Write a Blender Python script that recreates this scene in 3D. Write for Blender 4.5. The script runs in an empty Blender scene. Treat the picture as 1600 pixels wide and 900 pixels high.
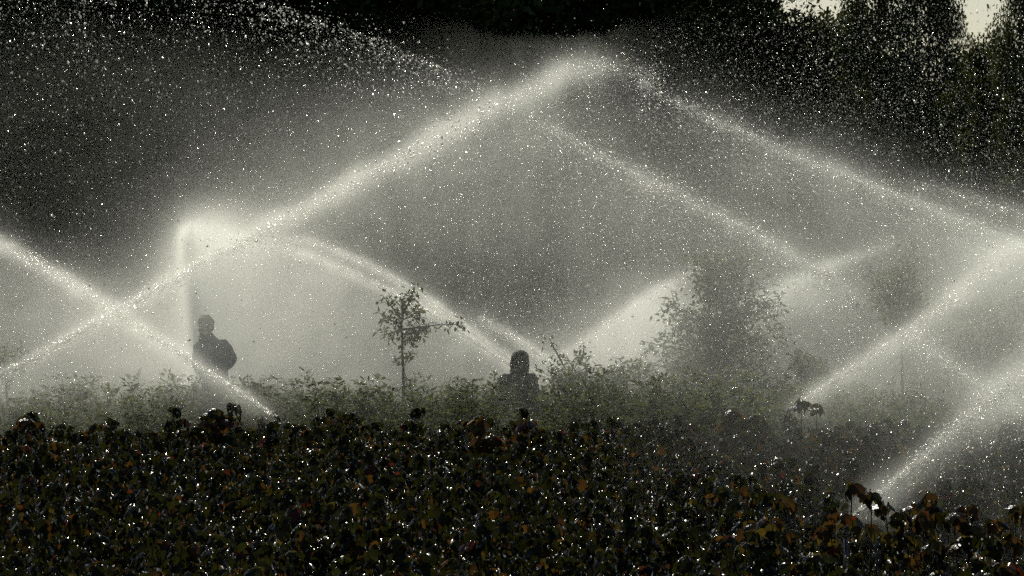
import bpy, math, random
import numpy as np
from mathutils import Vector, Matrix, Euler

R = math.radians
SC = bpy.context.scene
COL = SC.collection
rng = np.random.default_rng(7)
random.seed(7)

# ------------------------------------------------------------------ camera
CAM_H = 2.6
F = 6515.0                      # focal length in photo pixels (1600 wide)
HOR = 389.0                     # photo row of the horizon
cam_d = bpy.data.cameras.new("camera")
cam = bpy.data.objects.new("camera", cam_d)
COL.objects.link(cam)
cam.location = (0, 0, CAM_H)
cam_d.sensor_width = 36.0
cam_d.lens = 36.0 * F / 1600.0
cam.rotation_euler = (R(90) - math.atan((450 - HOR) / F), 0, 0)
cam_d.clip_end = 2000
SC.camera = cam

# ------------------------------------------------------------------ light
SUN_EL, SUN_AZ = 34.0, -9.0     # behind the spray, a little to the left
w = bpy.data.worlds.new("World")
SC.world = w
w.use_nodes = True
nt = w.node_tree
bg = nt.nodes["Background"]
sky = nt.nodes.new("ShaderNodeTexSky")
sky.sky_type = 'NISHITA'
sky.sun_disc = False
sky.sun_elevation = R(SUN_EL)
sky.sun_rotation = R(SUN_AZ)
sky.dust_density = 0.6
sky.air_density = 1.0
nt.links.new(sky.outputs[0], bg.inputs[0])
bg.inputs[1].default_value = 0.05
sd = bpy.data.lights.new("sun", 'SUN')
sd.energy = 4.6
sd.angle = R(0.53)
sd.color = (1.0, 0.96, 0.87)
sun = bpy.data.objects.new("sun", sd)
COL.objects.link(sun)
to_sun = Vector((math.sin(R(SUN_AZ)) * math.cos(R(SUN_EL)), math.cos(R(SUN_AZ)) * math.cos(R(SUN_EL)), math.sin(R(SUN_EL))))
sun.rotation_euler = (-to_sun).to_track_quat('-Z', 'Y').to_euler()
vs = SC.view_settings
vs.view_transform = 'Standard'
vs.look = 'None'
vs.exposure = 0.1
vs.gamma = 1.0
SC.cycles.volume_step_rate = 5.0
SC.cycles.volume_max_steps = 256
SC.cycles.use_denoising = False
SC.cycles.max_bounces = 6
SC.cycles.diffuse_bounces = 1
SC.cycles.glossy_bounces = 1
SC.cycles.transmission_bounces = 3
SC.cycles.volume_bounces = 0
SC.cycles.transparent_max_bounces = 8
SC.cycles.sample_clamp_indirect = 3.0


# ------------------------------------------------------------------ helpers
def at(px, py, d):
    """world point standing d metres in front of the photographer, seen at that photo position"""
    return np.array([(px - 800.0) * d / F, d, CAM_H - (py - HOR) * d / F])


def tag(o, label=None, cat=None, group=None, kind=None):
    if label: o['label'] = label
    if cat: o['category'] = cat
    if group: o['group'] = group
    if kind: o['kind'] = kind
    return o


def np_mesh(name, verts, tris=None, quads=None, mat=None, attr=None):
    me = bpy.data.meshes.new(name)
    verts = np.ascontiguousarray(verts, dtype=np.float32)
    me.vertices.add(len(verts))
    me.vertices.foreach_set("co", verts.ravel())
    polys = []
    loops = []
    starts = []
    n = 0
    for arr, k in ((tris, 3), (quads, 4)):
        if arr is None or not len(arr):
            continue
        arr = np.ascontiguousarray(arr, dtype=np.int32)
        loops.append(arr.ravel())
        starts.append(n + np.arange(len(arr), dtype=np.int32) * k)
        n += arr.size
    if loops:
        lo = np.concatenate(loops)
        st = np.concatenate(starts).astype(np.int32)
        me.loops.add(len(lo))
        me.loops.foreach_set("vertex_index", lo)
        me.polygons.add(len(st))
        me.polygons.foreach_set("loop_start", st)
    if attr is not None:
        for an, (ty, val) in attr.items():
            a = me.attributes.new(an, ty, 'POINT')
            if ty == 'FLOAT':
                a.data.foreach_set("value", np.ascontiguousarray(val, dtype=np.float32).ravel())
            else:
                a.data.foreach_set("color", np.ascontiguousarray(val, dtype=np.float32).ravel())
    if mat: me.materials.append(mat)
    me.update(calc_edges=True)
    return me


def link(name, me, parent=None, loc=None):
    o = bpy.data.objects.new(name, me)
    COL.objects.link(o)
    if parent: o.parent = parent
    if loc is not None: o.location = loc
    return o


def empty(name, loc=(0, 0, 0), rz=0.0):
    o = bpy.data.objects.new(name, None)
    COL.objects.link(o)
    o.location = loc
    o.rotation_euler = (0, 0, rz)
    o.empty_display_size = 0.2
    return o


def copy_tree(o, parent=None):
    c = o.copy()
    COL.objects.link(c)
    c.parent = parent
    for ch in [k for k in o.children]:
        copy_tree(ch, c)
    return c


class Geo:
    """collects verts / tris / quads and a colour per vertex"""
    def __init__(s):
        s.v, s.t, s.q, s.c, s.n = [], [], [], [], 0

    def add(s, v, t=None, q=None, c=(0.1, 0.1, 0.1)):
        v = np.asarray(v, dtype=np.float32).reshape(-1, 3)
        s.v.append(v)
        if t is not None: s.t.append(np.asarray(t, dtype=np.int32) + s.n)
        if q is not None: s.q.append(np.asarray(q, dtype=np.int32) + s.n)
        cc = np.ones((len(v), 4), dtype=np.float32)
        cc[:, :3] = c
        s.c.append(cc)
        s.n += len(v)

    def tube(s, pts, radii, sides=6, c=(0.1, 0.1, 0.1)):
        pts = np.asarray(pts, dtype=float)
        m = len(pts)
        tg = np.gradient(pts, axis=0)
        tg /= np.linalg.norm(tg, axis=1)[:, None] + 1e-9
        up = np.array([0.13, 0.31, 1.0]) if abs(tg[0][2]) < 0.9 else np.array([1.0, 0.2, 0.1])
        a = np.cross(tg, up); a /= np.linalg.norm(a, axis=1)[:, None]
        b = np.cross(tg, a)
        th = np.linspace(0, 2 * math.pi, sides, endpoint=False)
        r = np.asarray(radii, dtype=float) * np.ones(m)
        V = pts[:, None, :] + r[:, None, None] * (np.cos(th)[None, :, None] * a[:, None, :] + np.sin(th)[None, :, None] * b[:, None, :])
        V = V.reshape(-1, 3)
        q = []
        for i in range(m - 1):
            for j in range(sides):
                k = (j + 1) % sides
                q.append((i * sides + j, i * sides + k, (i + 1) * sides + k, (i + 1) * sides + j))
        V = np.vstack([V, pts[0], pts[-1]])
        t = []
        for j in range(sides):
            k = (j + 1) % sides
            t.append((m * sides, k, j))
            t.append((m * sides + 1, (m - 1) * sides + j, (m - 1) * sides + k))
        s.add(V, t, q, c)

    def mesh(s, name, mat):
        return np_mesh(name, np.vstack(s.v), np.vstack(s.t) if s.t else None, np.vstack(s.q) if s.q else None, mat,
                       {"tint": ('FLOAT_COLOR', np.vstack(s.c))})


TET = np.array([(0, 0, 1), (.94, 0, -.33), (-.47, .82, -.33), (-.47, -.82, -.33)])
TF = np.array([(0, 1, 2), (0, 2, 3), (0, 3, 1), (1, 3, 2)])


def drops_mesh(name, pos, rad, dirs=None, stretch=1.0, mat=None, rg=rng):
    """every drop is a small closed solid, drawn out along its path where it flies fast"""
    n = len(pos)
    q = rg.normal(size=(n, 4)); q /= np.linalg.norm(q, axis=1)[:, None]
    a, b, c, d = q.T
    Rm = np.stack([1 - 2 * (c * c + d * d), 2 * (b * c - a * d), 2 * (b * d + a * c), 2 * (b * c + a * d), 1 - 2 * (b * b + d * d), 2 * (c * d - a * b),
                   2 * (b * d - a * c), 2 * (c * d + a * b), 1 - 2 * (b * b + c * c)], -1).reshape(n, 3, 3)
    V = np.einsum('nij,kj->nki', Rm, TET) * rad[:, None, None]
    if dirs is not None:
        dn = dirs / (np.linalg.norm(dirs, axis=1)[:, None] + 1e-9)
        al = np.einsum('nki,ni->nk', V, dn)
        V = V + (np.asarray(stretch).reshape(-1, 1) - 1)[:, :, None] * al[:, :, None] * dn[:, None, :]
    V = V + pos[:, None, :]
    T = TF[None] + (np.arange(n) * 4)[:, None, None]
    return np_mesh(name, V.reshape(-1, 3), T.reshape(-1, 3), None, mat)


# ------------------------------------------------------------------ materials
def new_mat(name):
    m = bpy.data.materials.new(name)
    m.use_nodes = True
    m.node_tree.nodes.clear()
    return m, m.node_tree


def leaf_mat(name, rough=0.3, trans=0.3, spec=0.5, gain=1.0, bump=0.0, tcol=(1.35, 1.1, 0.5, 1)):
    m, t = new_mat(name)
    N, L = t.nodes, t.links
    out = N.new("ShaderNodeOutputMaterial")
    at_ = N.new("ShaderNodeAttribute"); at_.attribute_name = "tint"
    tc = N.new("ShaderNodeTexCoord")
    nz = N.new("ShaderNodeTexNoise"); nz.inputs["Scale"].default_value = 30; nz.inputs["Detail"].default_value = 3
    L.new(tc.outputs["Object"], nz.inputs["Vector"])
    mr = N.new("ShaderNodeMapRange")
    mr.inputs["From Min"].default_value = 0.3; mr.inputs["From Max"].default_value = 0.7
    mr.inputs["To Min"].default_value = 0.7 * gain; mr.inputs["To Max"].default_value = 1.3 * gain
    L.new(nz.outputs["Fac"], mr.inputs["Value"])
    mu = N.new("ShaderNodeVectorMath"); mu.operation = 'SCALE'
    L.new(at_.outputs["Color"], mu.inputs[0]); L.new(mr.outputs[0], mu.inputs["Scale"])
    p = N.new("ShaderNodeBsdfPrincipled")
    p.inputs["Roughness"].default_value = rough
    p.inputs["Specular IOR Level"].default_value = spec
    L.new(mu.outputs[0], p.inputs["Base Color"])
    tr = N.new("ShaderNodeBsdfTranslucent")
    mt = N.new("ShaderNodeVectorMath"); mt.operation = 'MULTIPLY'
    mt.inputs[1].default_value = tcol[:3]
    L.new(mu.outputs[0], mt.inputs[0]); L.new(mt.outputs[0], tr.inputs["Color"])
    if bump:
        b = N.new("ShaderNodeBump"); b.inputs["Strength"].default_value = bump; b.inputs["Distance"].default_value = 0.01
        n2 = N.new("ShaderNodeTexNoise"); n2.inputs["Scale"].default_value = 55; n2.inputs["Detail"].default_value = 2
        L.new(tc.outputs["Object"], n2.inputs["Vector"])
        L.new(n2.outputs["Fac"], b.inputs["Height"]); L.new(b.outputs[0], p.inputs["Normal"])
    mx = N.new("ShaderNodeMixShader"); mx.inputs[0].default_value = trans
    L.new(p.outputs[0], mx.inputs[1]); L.new(tr.outputs[0], mx.inputs[2])
    L.new(mx.outputs[0], out.inputs["Surface"])
    return m


def plain_mat(name, col, rough=0.8, scale=20, var=0.4, spec=0.3, metal=0.0, use_tint=False):
    m, t = new_mat(name)
    N, L = t.nodes, t.links
    out = N.new("ShaderNodeOutputMaterial")
    p = N.new("ShaderNodeBsdfPrincipled")
    p.inputs["Roughness"].default_value = rough
    p.inputs["Specular IOR Level"].default_value = spec
    p.inputs["Metallic"].default_value = metal
    tc = N.new("ShaderNodeTexCoord")
    nz = N.new("ShaderNodeTexNoise"); nz.inputs["Scale"].default_value = scale; nz.inputs["Detail"].default_value = 5
    L.new(tc.outputs["Object"], nz.inputs["Vector"])
    cr = N.new("ShaderNodeValToRGB")
    a = [c * (1 - var) for c in col]; b = [min(1, c * (1 + var)) for c in col]
    cr.color_ramp.elements[0].color = (*a, 1); cr.color_ramp.elements[0].position = 0.3
    cr.color_ramp.elements[1].color = (*b, 1); cr.color_ramp.elements[1].position = 0.7
    L.new(nz.outputs["Fac"], cr.inputs[0]); L.new(cr.outputs[0], p.inputs["Base Color"])
    bp = N.new("ShaderNodeBump"); bp.inputs["Strength"].default_value = 0.5; bp.inputs["Distance"].default_value = 0.01
    L.new(nz.outputs["Fac"], bp.inputs["Height"]); L.new(bp.outputs[0], p.inputs["Normal"])
    L.new(p.outputs[0], out.inputs["Surface"])
    return m


def drop_mat(name, clear=0.35, glossy=0.3, gr=.22):
    """a drop of water: lets some light straight through, passes and scatters the rest"""
    m, t = new_mat(name)
    N, L = t.nodes, t.links
    out = N.new("ShaderNodeOutputMaterial")
    tr = N.new("ShaderNodeBsdfTranslucent"); tr.inputs[0].default_value = (0.96, 0.96, 0.86, 1)
    df = N.new("ShaderNodeBsdfDiffuse"); df.inputs[0].default_value = (0.9, 0.9, 0.80, 1)
    gl = N.new("ShaderNodeBsdfGlossy"); gl.inputs["Roughness"].default_value = gr; gl.inputs["Color"].default_value = (1, .97, .88, 1)
    tp = N.new("ShaderNodeBsdfTransparent")
    rf = N.new("ShaderNodeBsdfRefraction"); rf.inputs["IOR"].default_value = 1.12; rf.inputs["Roughness"].default_value = 0.55
    d0 = N.new("ShaderNodeMixShader"); d0.inputs[0].default_value = 0.45
    L.new(tr.outputs[0], d0.inputs[1]); L.new(rf.outputs[0], d0.inputs[2])
    a = N.new("ShaderNodeMixShader"); a.inputs[0].default_value = 0.2
    L.new(d0.outputs[0], a.inputs[1]); L.new(df.outputs[0], a.inputs[2])
    b = N.new("ShaderNodeMixShader"); b.inputs[0].default_value = glossy
    L.new(a.outputs[0], b.inputs[1]); L.new(gl.outputs[0], b.inputs[2])
    c = N.new("ShaderNodeMixShader"); c.inputs[0].default_value = clear
    L.new(b.outputs[0], c.inputs[1]); L.new(tp.outputs[0], c.inputs[2])
    L.new(c.outputs[0], out.inputs["Surface"])
    return m


def mist_mat(name, strength=1.0, aniso=0.7):
    m, t = new_mat(name)
    out = t.nodes.new("ShaderNodeOutputMaterial")
    pv = t.nodes.new("ShaderNodeVolumePrincipled")
    pv.inputs["Color"].default_value = (0.92, 0.938, 0.84, 1)
    pv.inputs["Density"].default_value = strength
    pv.inputs["Anisotropy"].default_value = aniso
    t.links.new(pv.outputs[0], out.inputs["Volume"])
    m.cycles.volume_sampling = 'DISTANCE'
    m.cycles.volume_interpolation = 'LINEAR'
    return m


M_SHRUB = leaf_mat("wet_shrub_leaf", rough=0.30, trans=0.38, spec=0.16, bump=1.0)
M_PLANT = leaf_mat("nursery_leaf", rough=0.8, trans=0.35, spec=0.08)
M_TREE = leaf_mat("tree_leaf", rough=0.9, trans=0.22, spec=0.0)
M_BARK = plain_mat("bark", (0.05, 0.042, 0.032), 0.9, 25)
M_STEM = plain_mat("green_stem", (0.045, 0.035, 0.02), 0.7, 40)
M_DROP = drop_mat("water_drop", clear=.48)
M_FINE = drop_mat("fine_spray", clear=0.5)
M_BEAD = drop_mat("glint_bead", clear=0.2, glossy=0.75, gr=.32)  # mostly glossy, for the beads added as glints on the leaves
M_COARSE = drop_mat("coarse_drop", clear=0.2, glossy=0.5)
M_MIST = mist_mat("drifting_mist")


# soil
def soil_mat():
    m, t = new_mat("damp_soil")
    N, L = t.nodes, t.links
    out = N.new("ShaderNodeOutputMaterial")
    p = N.new("ShaderNodeBsdfPrincipled"); p.inputs["Roughness"].default_value = 1.0; p.inputs["Specular IOR Level"].default_value = 0.0
    tc = N.new("ShaderNodeTexCoord")
    n1 = N.new("ShaderNodeTexNoise"); n1.inputs["Scale"].default_value = 0.8; n1.inputs["Detail"].default_value = 8
    L.new(tc.outputs["Object"], n1.inputs["Vector"])
    cr = N.new("ShaderNodeValToRGB")
    e = cr.color_ramp.elements
    e[0].color = (0.012, 0.010, 0.006, 1); e[0].position = 0.3
    e[1].color = (0.018, 0.022, 0.009, 1); e[1].position = 0.7
    L.new(n1.outputs["Fac"], cr.inputs[0]); L.new(cr.outputs[0], p.inputs["Base Color"])
    n2 = N.new("ShaderNodeTexNoise"); n2.inputs["Scale"].default_value = 9; n2.inputs["Detail"].default_value = 6
    L.new(tc.outputs["Object"], n2.inputs["Vector"])
    b = N.new("ShaderNodeBump"); b.inputs["Distance"].default_value = 0.05; b.inputs["Strength"].default_value = 0.8
    L.new(n2.outputs["Fac"], b.inputs["Height"]); L.new(b.outputs[0], p.inputs["Normal"])
    L.new(p.outputs[0], out.inputs["Surface"])
    return m


# ------------------------------------------------------------------ ground
nx, ny = 60, 90
gx = np.linspace(-1, 1, nx); gy = np.linspace(0, 1, ny)
GX, GY = np.meshgrid(np.sign(gx) * np.abs(gx) ** 2.2 * 700, -30 + gy ** 2.2 * 1400)
GZ = 0.04 * np.sin(GX * 0.7) * np.cos(GY * 0.45)
idx = np.arange(nx * ny).reshape(ny, nx)
quads = np.stack([idx[:-1, :-1], idx[:-1, 1:], idx[1:, 1:], idx[1:, :-1]], -1).reshape(-1, 4)
g = link("ground", np_mesh("ground", np.stack([GX, GY, GZ], -1).reshape(-1, 3), None, quads, soil_mat()))
tag(g, kind='structure')

# ------------------------------------------------------------------ leaves
LOBED = (np.array([(0, 0, 0), (-.30, .06, -.06), (-.56, .38, -.20), (-.28, .58, -.14), (-.20, .80, -.22), (0, 1.0, -.40),
                   (.20, .80, -.22), (.28, .58, -.14), (.56, .38, -.20), (.30, .06, -.06), (0, .5, -.02)]),
         np.array([(0, 10, 1), (1, 10, 2), (2, 10, 3), (3, 10, 4), (4, 10, 5), (5, 10, 6), (6, 10, 7), (7, 10, 8), (8, 10, 9), (9, 10, 0)]))
OVAL = (np.array([(0, 0, 0), (-.20, .35, -.05), (-.16, .72, -.12), (0, 1.0, -.22), (.16, .72, -.12), (.20, .35, -.05), (0, .5, 0.02)]),
        np.array([(0, 6, 1), (1, 6, 2), (2, 6, 3), (3, 6, 4), (4, 6, 5), (5, 6, 0)]))
DIAM = (np.array([(0, 0, 0), (-.32, .45, -.08), (0, 1.0, -.1), (.32, .45, -.08)]), np.array([(0, 2, 1), (0, 3, 2)]))


def leaves(geo, shape, pos, az, pitch, roll, size, cols, rg):
    """many leaves at once: az = heading, pitch = up/down angle of the midrib"""
    tv, tt = shape
    n = len(pos)
    ca, sa = np.cos(az), np.sin(az)
    cp, sp = np.cos(pitch), np.sin(pitch)
    fwd = np.stack([ca * cp, sa * cp, sp], -1)
    side = np.stack([-sa, ca, np.zeros(n)], -1)
    up = np.cross(fwd, side)
    cr, sr = np.cos(roll)[:, None], np.sin(roll)[:, None]
    s2 = side * cr + up * sr
    u2 = -side * sr + up * cr
    sz = size[:, None, None]
    wob = 1 + rg.normal(0, 0.12, (n, len(tv), 1))
    V = pos[:, None, :] + sz * wob * (tv[None, :, 0:1] * s2[:, None, :] + tv[None, :, 1:2] * fwd[:, None, :] + tv[None, :, 2:3] * u2[:, None, :])
    T = tt[None] + (np.arange(n) * len(tv))[:, None, None]
    c = np.ones((n, len(tv), 4), dtype=np.float32)
    c[:, :, :3] = cols[:, None, :]
    geo.v.append(V.reshape(-1, 3).astype(np.float32))
    geo.t.append((T.reshape(-1, 3) + geo.n).astype(np.int32))
    geo.c.append(c.reshape(-1, 4))
    geo.n += n * len(tv)


def shrub_cols(n, rg, warm=0.2):
    base = np.array([0.013, 0.0165, 0.0045])
    c = base * (0.6 + 0.9 * rg.random((n, 1)))
    k = rg.random(n)
    c[k < warm] = np.array([0.060, 0.034, 0.012]) * (0.5 + 0.9 * rg.random((int((k < warm).sum()), 1)))
    k2 = (k > 1 - warm * 0.9)
    c[k2] = np.array([0.060, 0.052, 0.015]) * (0.5 + 0.9 * rg.random((int(k2.sum()), 1)))
    k3 = (k > warm) & (k < warm + 0.015)
    c[k3] = np.array([0.07, 0.018, 0.012])
    return c


# ------------------------------------------------------------------ field shrubs (prototypes)
def shrub_meshes(seed, n_stem, height, spread, lsize=0.064, per=56, warm=0.085):
    rg = np.random.default_rng(seed)
    fol, st = Geo(), Geo()
    for i in range(n_stem):
        a = rg.random() * 6.283
        r0 = 0.10 * rg.random()
        r1 = spread * math.sqrt(rg.random())
        h = height * (0.66 + 0.40 * rg.random() ** 1.5)
        tt = np.linspace(0, 1, 7)
        bx = math.cos(a) * (r0 + (r1 - r0) * tt ** 0.8) + rg.normal(0, .008, 7)
        by = math.sin(a) * (r0 + (r1 - r0) * tt ** 0.8) + rg.normal(0, .008, 7)
        P = np.stack([bx, by, h * tt], -1)
        st.tube(P, np.linspace(0.007, 0.003, 7), 5)
        n = per
        u = 0.22 + 0.78 * rg.random(n) ** 0.7
        u[:7] = 0.97 + 0.03 * rg.random(7)
        pos = np.stack([np.interp(u, tt, P[:, k]) for k in range(3)], -1)
        az = rg.random(n) * 6.283
        pet = 0.03 + 0.05 * rg.random(n)
        pet[:7] *= 0.5
        pos = pos + np.stack([np.cos(az) * pet, np.sin(az) * pet, 0.012 * rg.random(n)], -1)
        pitch = R(-32) - R(50) * rg.random(n)
        leaves(fol, LOBED, pos, az, pitch, rg.normal(0, .35, n), lsize * (0.65 + 0.6 * rg.random(n)), shrub_cols(n, rg, warm), rg)
    # glossy water beads added on the wet leaves to make their white glints
    bp = np.vstack(fol.v); bp = bp[bp[:, 2] > height * .55]; bp = bp[rg.integers(0, len(bp), 380)] + rg.normal(0, .004, (380, 3))
    dr = rg.normal(0, .45, (380, 3)) + np.array([.25, 0, -.8])
    bd = drops_mesh("glint_beads", bp, .0036 * np.clip(rg.lognormal(0, .55, 380), .4, 2.8), dr, rg.uniform(1.2, 4.0, 380), M_BEAD, rg)
    return fol.mesh("shrub_foliage", M_SHRUB), st.mesh("shrub_stems", M_STEM), bd


def shrub(name, fm, sm, loc, rz, sc, label, cat, group=None, bd=None):
    o = empty(name, loc, rz)
    o.scale = (sc, sc, sc)
    tag(o, label, cat, group)
    link("foliage", fm, o)
    link("stems", sm, o)
    if bd: tag(link("glint_beads", bd, o), None, None, None, 'stuff')
    return o


protos = [shrub_meshes(100 + i, 11 + i % 3, 1.0, 0.42) for i in range(6)]
row_d = np.concatenate([[19.2, 19.9, 20.6], np.arange(21.4, 41.5, 0.93)])
n_sh = 0
for ri, d in enumerate(row_d):
    half = 800 * d / F + 0.55
    step = 0.60 + 0.009 * d
    xs = np.arange(-half + (ri % 2) * step * 0.5, half, step)
    for x in xs:
        px = 800 + x * F / d
        # sprinkler clearing, open soil strip on the right
        if 1290 < px < 1400 and 25.5 < d < 28.2:
            continue
        fm, sm, bd = protos[n_sh % 6] if random.random() < .7 else random.choice(protos)
        sc = random.choice((random.uniform(0.84, 1.0), random.uniform(.92, 1.10))) * (0.97 if px > 1250 and d > 27 else 1.0)
        if px > 1270 and 22.3 < d < 26: sc *= .86
        if px > 1270 and 26 <= d < 30: sc *= .74
        shrub("field_shrub", fm, sm, (x + random.uniform(-.1, .1), d + random.uniform(-.16, .16), 0), random.uniform(0, 6.28), sc,
              "wet low shrub with drooping dark green and rust leaves, packed in the dark field",
              "shrub", "shrubs packed together in the dark field", bd)
        n_sh += 1
print("field shrubs", n_sh)


# ------------------------------------------------------------------ tall shoots above the field
def shoot(px, py, d, label, seed, stems=1, heads=2, lsize=0.09, cat="shoot", warm=0.35, group=None):
    rg = np.random.default_rng(seed)
    top = at(px, py, d)
    H = top[2] - 0.02
    o = empty("tall_shoot", (top[0], d, 0))
    tag(o, label, cat, group)
    fol, st = Geo(), Geo()
    for s_ in range(stems):
        dx = 0 if s_ == 0 else rg.normal(0, .12)
        hh = H * (1 if s_ == 0 else rg.uniform(.86, .97))
        tt = np.linspace(0, 1, 9)
        lean = rg.normal(0, .05)
        P = np.stack([dx * (0.3 + .7 * tt) + lean * (1 - tt) + .012 * np.sin(tt * 7 + seed), rg.normal(0, .03) * tt, hh * tt], -1)
        st.tube(P, np.linspace(.008, .0035, 9), 6)
        for k in range(heads):
            u = 1 - 0.16 * k - .02 * rg.random()
            c = np.array([np.interp(u, tt, P[:, j]) for j in range(3)])
            n = 8 if k == 0 else 5
            az = rg.random() * 6.28 + np.arange(n) * 6.283 / n + rg.normal(0, .25, n)
            pos = c + np.stack([np.cos(az) * .035, np.sin(az) * .035, rg.normal(0, .014, n)], -1)
            leaves(fol, LOBED, pos, az, R(-20) - R(60) * rg.random(n), rg.normal(0, .3, n), lsize * (.8 + .5 * rg.random(n)), shrub_cols(n, rg, warm), rg)
    link("foliage", fol.mesh("shoot_foliage", M_SHRUB), o)
    link("stems", st.mesh("shoot_stem", M_STEM), o)
    return o


shoot(1328, 748, 24.0, "tallest bare-stemmed shoot with a drooping leaf head beside the near jet's nozzle", 1, 1, 2, .10)
shoot(1358, 758, 24.3, "thin shoot with a small leaf tuft just beside the tallest stem at the near jet", 2, 1, 2, .075)
shoot(1380, 775, 25.0, "leaning shoot with two leaf tiers standing against the near water jet", 3, 2, 3, .075)
shoot(1455, 762, 24.5, "lone forked shoot with two rust leaf tufts further along from the near jet", 4, 2, 2, .07)
shoot(1255, 620, 39.0, "tall dark shoot with nodding leaf head on the far field edge, before a small jet", 5, 1, 1, .105)
shoot(1276, 630, 39.4, "shorter companion shoot with a limp rust leaf head on the far field edge", 6, 1, 1, .09)
shoot(336, 633, 38.0, "dark rounded shoot top on the field edge below the person with a bent arm", 7, 3, 3, .12)
shoot(1205, 765, 24.0, "straight shoot with pale brown leaves in the field near the bottom of the hazy tree", 8, 1, 2, .075)
shoot(1168, 757, 24.6, "slender pale-tipped shoot a little taller than the dark field, below the hazy tree", 9, 1, 2, .08)
shoot(1410, 790, 24.2, "bushy shoot with layered dark leaves between the near jet and the forked shoot", 10, 3, 4, .08)
shoot(1515, 783, 24.0, "broad dark shoot clump beyond the forked shoot", 11, 4, 4, .085)
shoot(1590, 786, 23.6, "dark shoot at the picture's edge beside the broad clump", 12, 2, 3, .08)
shoot(1300, 798, 25.0, "low shoot with pale rust leaves hiding the base of the near jet", 17, 2, 2, .07, warm=.6)
shoot(1432, 806, 24.6, "short dark shoot standing between the near jet and the forked shoot", 18, 1, 2, .075)
shoot(1484, 800, 24.2, "thin straight shoot with small dark leaves just past the forked shoot", 19, 1, 3, .06)
shoot(1556, 806, 24.0, "bare stem carrying one limp leaf head past the broad dark clump", 20, 1, 1, .085)
shoot(1230, 772, 24.2, "dark shoot with folded leaves rising beside the straight pale-leaved one", 21, 2, 2, .07)
shoot(40, 645, 37.5, "dark domed shoot top on the far field edge at the extreme left", 13, 3, 3, .12)
shoot(745, 650, 37.8, "dark leaf head rising on the field edge before the long-haired person", 14, 2, 2, .13)
shoot(822, 652, 37.9, "rust leaf head on the field edge directly below the long-haired person", 15, 2, 2, .13)
shoot(1145, 637, 38.2, "broad low leaf head on the field edge under the hazy tree's trunks", 16, 3, 2, .13)


# ------------------------------------------------------------------ nursery plants behind the field
def plant_cols(n, rg):
    return np.array([0.055, 0.082, 0.022]) * (0.6 + 0.9 * rg.random((n, 1))) * np.array([1, 1, 1]) + rg.random((n, 1)) * np.array([.012, .006, 0])


def plant_meshes(seed, n_stem, height, spread, lsize, per):
    rg = np.random.default_rng(seed)
    fol, st = Geo(), Geo()
    for i in range(n_stem):
        a = rg.random() * 6.283
        r1 = spread * math.sqrt(rg.random())
        h = height * (0.6 + 0.4 * rg.random() ** 1.6)
        tt = np.linspace(0, 1, 6)
        P = np.stack([math.cos(a) * r1 * tt ** .7 + rg.normal(0, .01, 6), math.sin(a) * r1 * tt ** .7 + rg.normal(0, .01, 6), h * tt], -1)
        st.tube(P, np.linspace(.006, .002, 6), 4)
        n = per
        u = 0.15 + .85 * rg.random(n) ** .75
        u[:3] = 1.0
        pos = np.stack([np.interp(u, tt, P[:, k]) for k in range(3)], -1)
        az = rg.random(n) * 6.283
        pos += np.stack([np.cos(az), np.sin(az), np.zeros(n)], -1) * (.01 + .035 * rg.random((n, 1)))
        leaves(fol, OVAL, pos, az, R(38) * rg.normal(.6, .6, n), rg.normal(0, .5, n), lsize * (.6 + .6 * rg.random(n)), plant_cols(n, rg), rg)
    return fol.mesh("plant_foliage", M_PLANT), st.mesh("plant_stems", M_STEM)


pl = [plant_meshes(200 + i, 17, 1.0, .40, .08, 44) for i in range(5)]
n_pl = 0
for ri, d in enumerate((47.6, 48.6, 49.6, 50.6, 51.7, 52.9)):
    half = 800 * d / F + 0.5
    xs = np.arange(-half + (ri % 2) * .3, half, .58)
    for x in xs:
        px = 800 + x * F / d
        # height of the row top along the picture: low on the left, shrubby in the middle right
        top = np.interp(px, [0, 100, 200, 330, 500, 700, 780, 850, 900, 980, 1020, 1100, 1250, 1320, 1420, 1600],
                        [.92, 1.0, 1.08, 1.05, 1.03, 1.06, 1.02, 1.0, 1.2, 1.22, 1.10, 1.14, 1.12, 1.0, .88, .84])
        if abs(px - 813) < 30 and d < 51 and ri < 3: top *= 0.72
        if abs(px - 335) < 50: top *= 1.04
        fm, sm = random.choice(pl)
        s = top * random.choice((random.uniform(.80, .98), random.uniform(.94, 1.1)))
        shrub("nursery_plant", fm, sm, (x + random.uniform(-.13, .13), d + random.uniform(-.25, .25), 0), random.uniform(0, 6.28), s,
              "small-leaved upright nursery plant in the misty bed behind the dark field", "plant", "nursery plants in the misty bed")
        n_pl += 1
print("nursery plants", n_pl)


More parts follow.
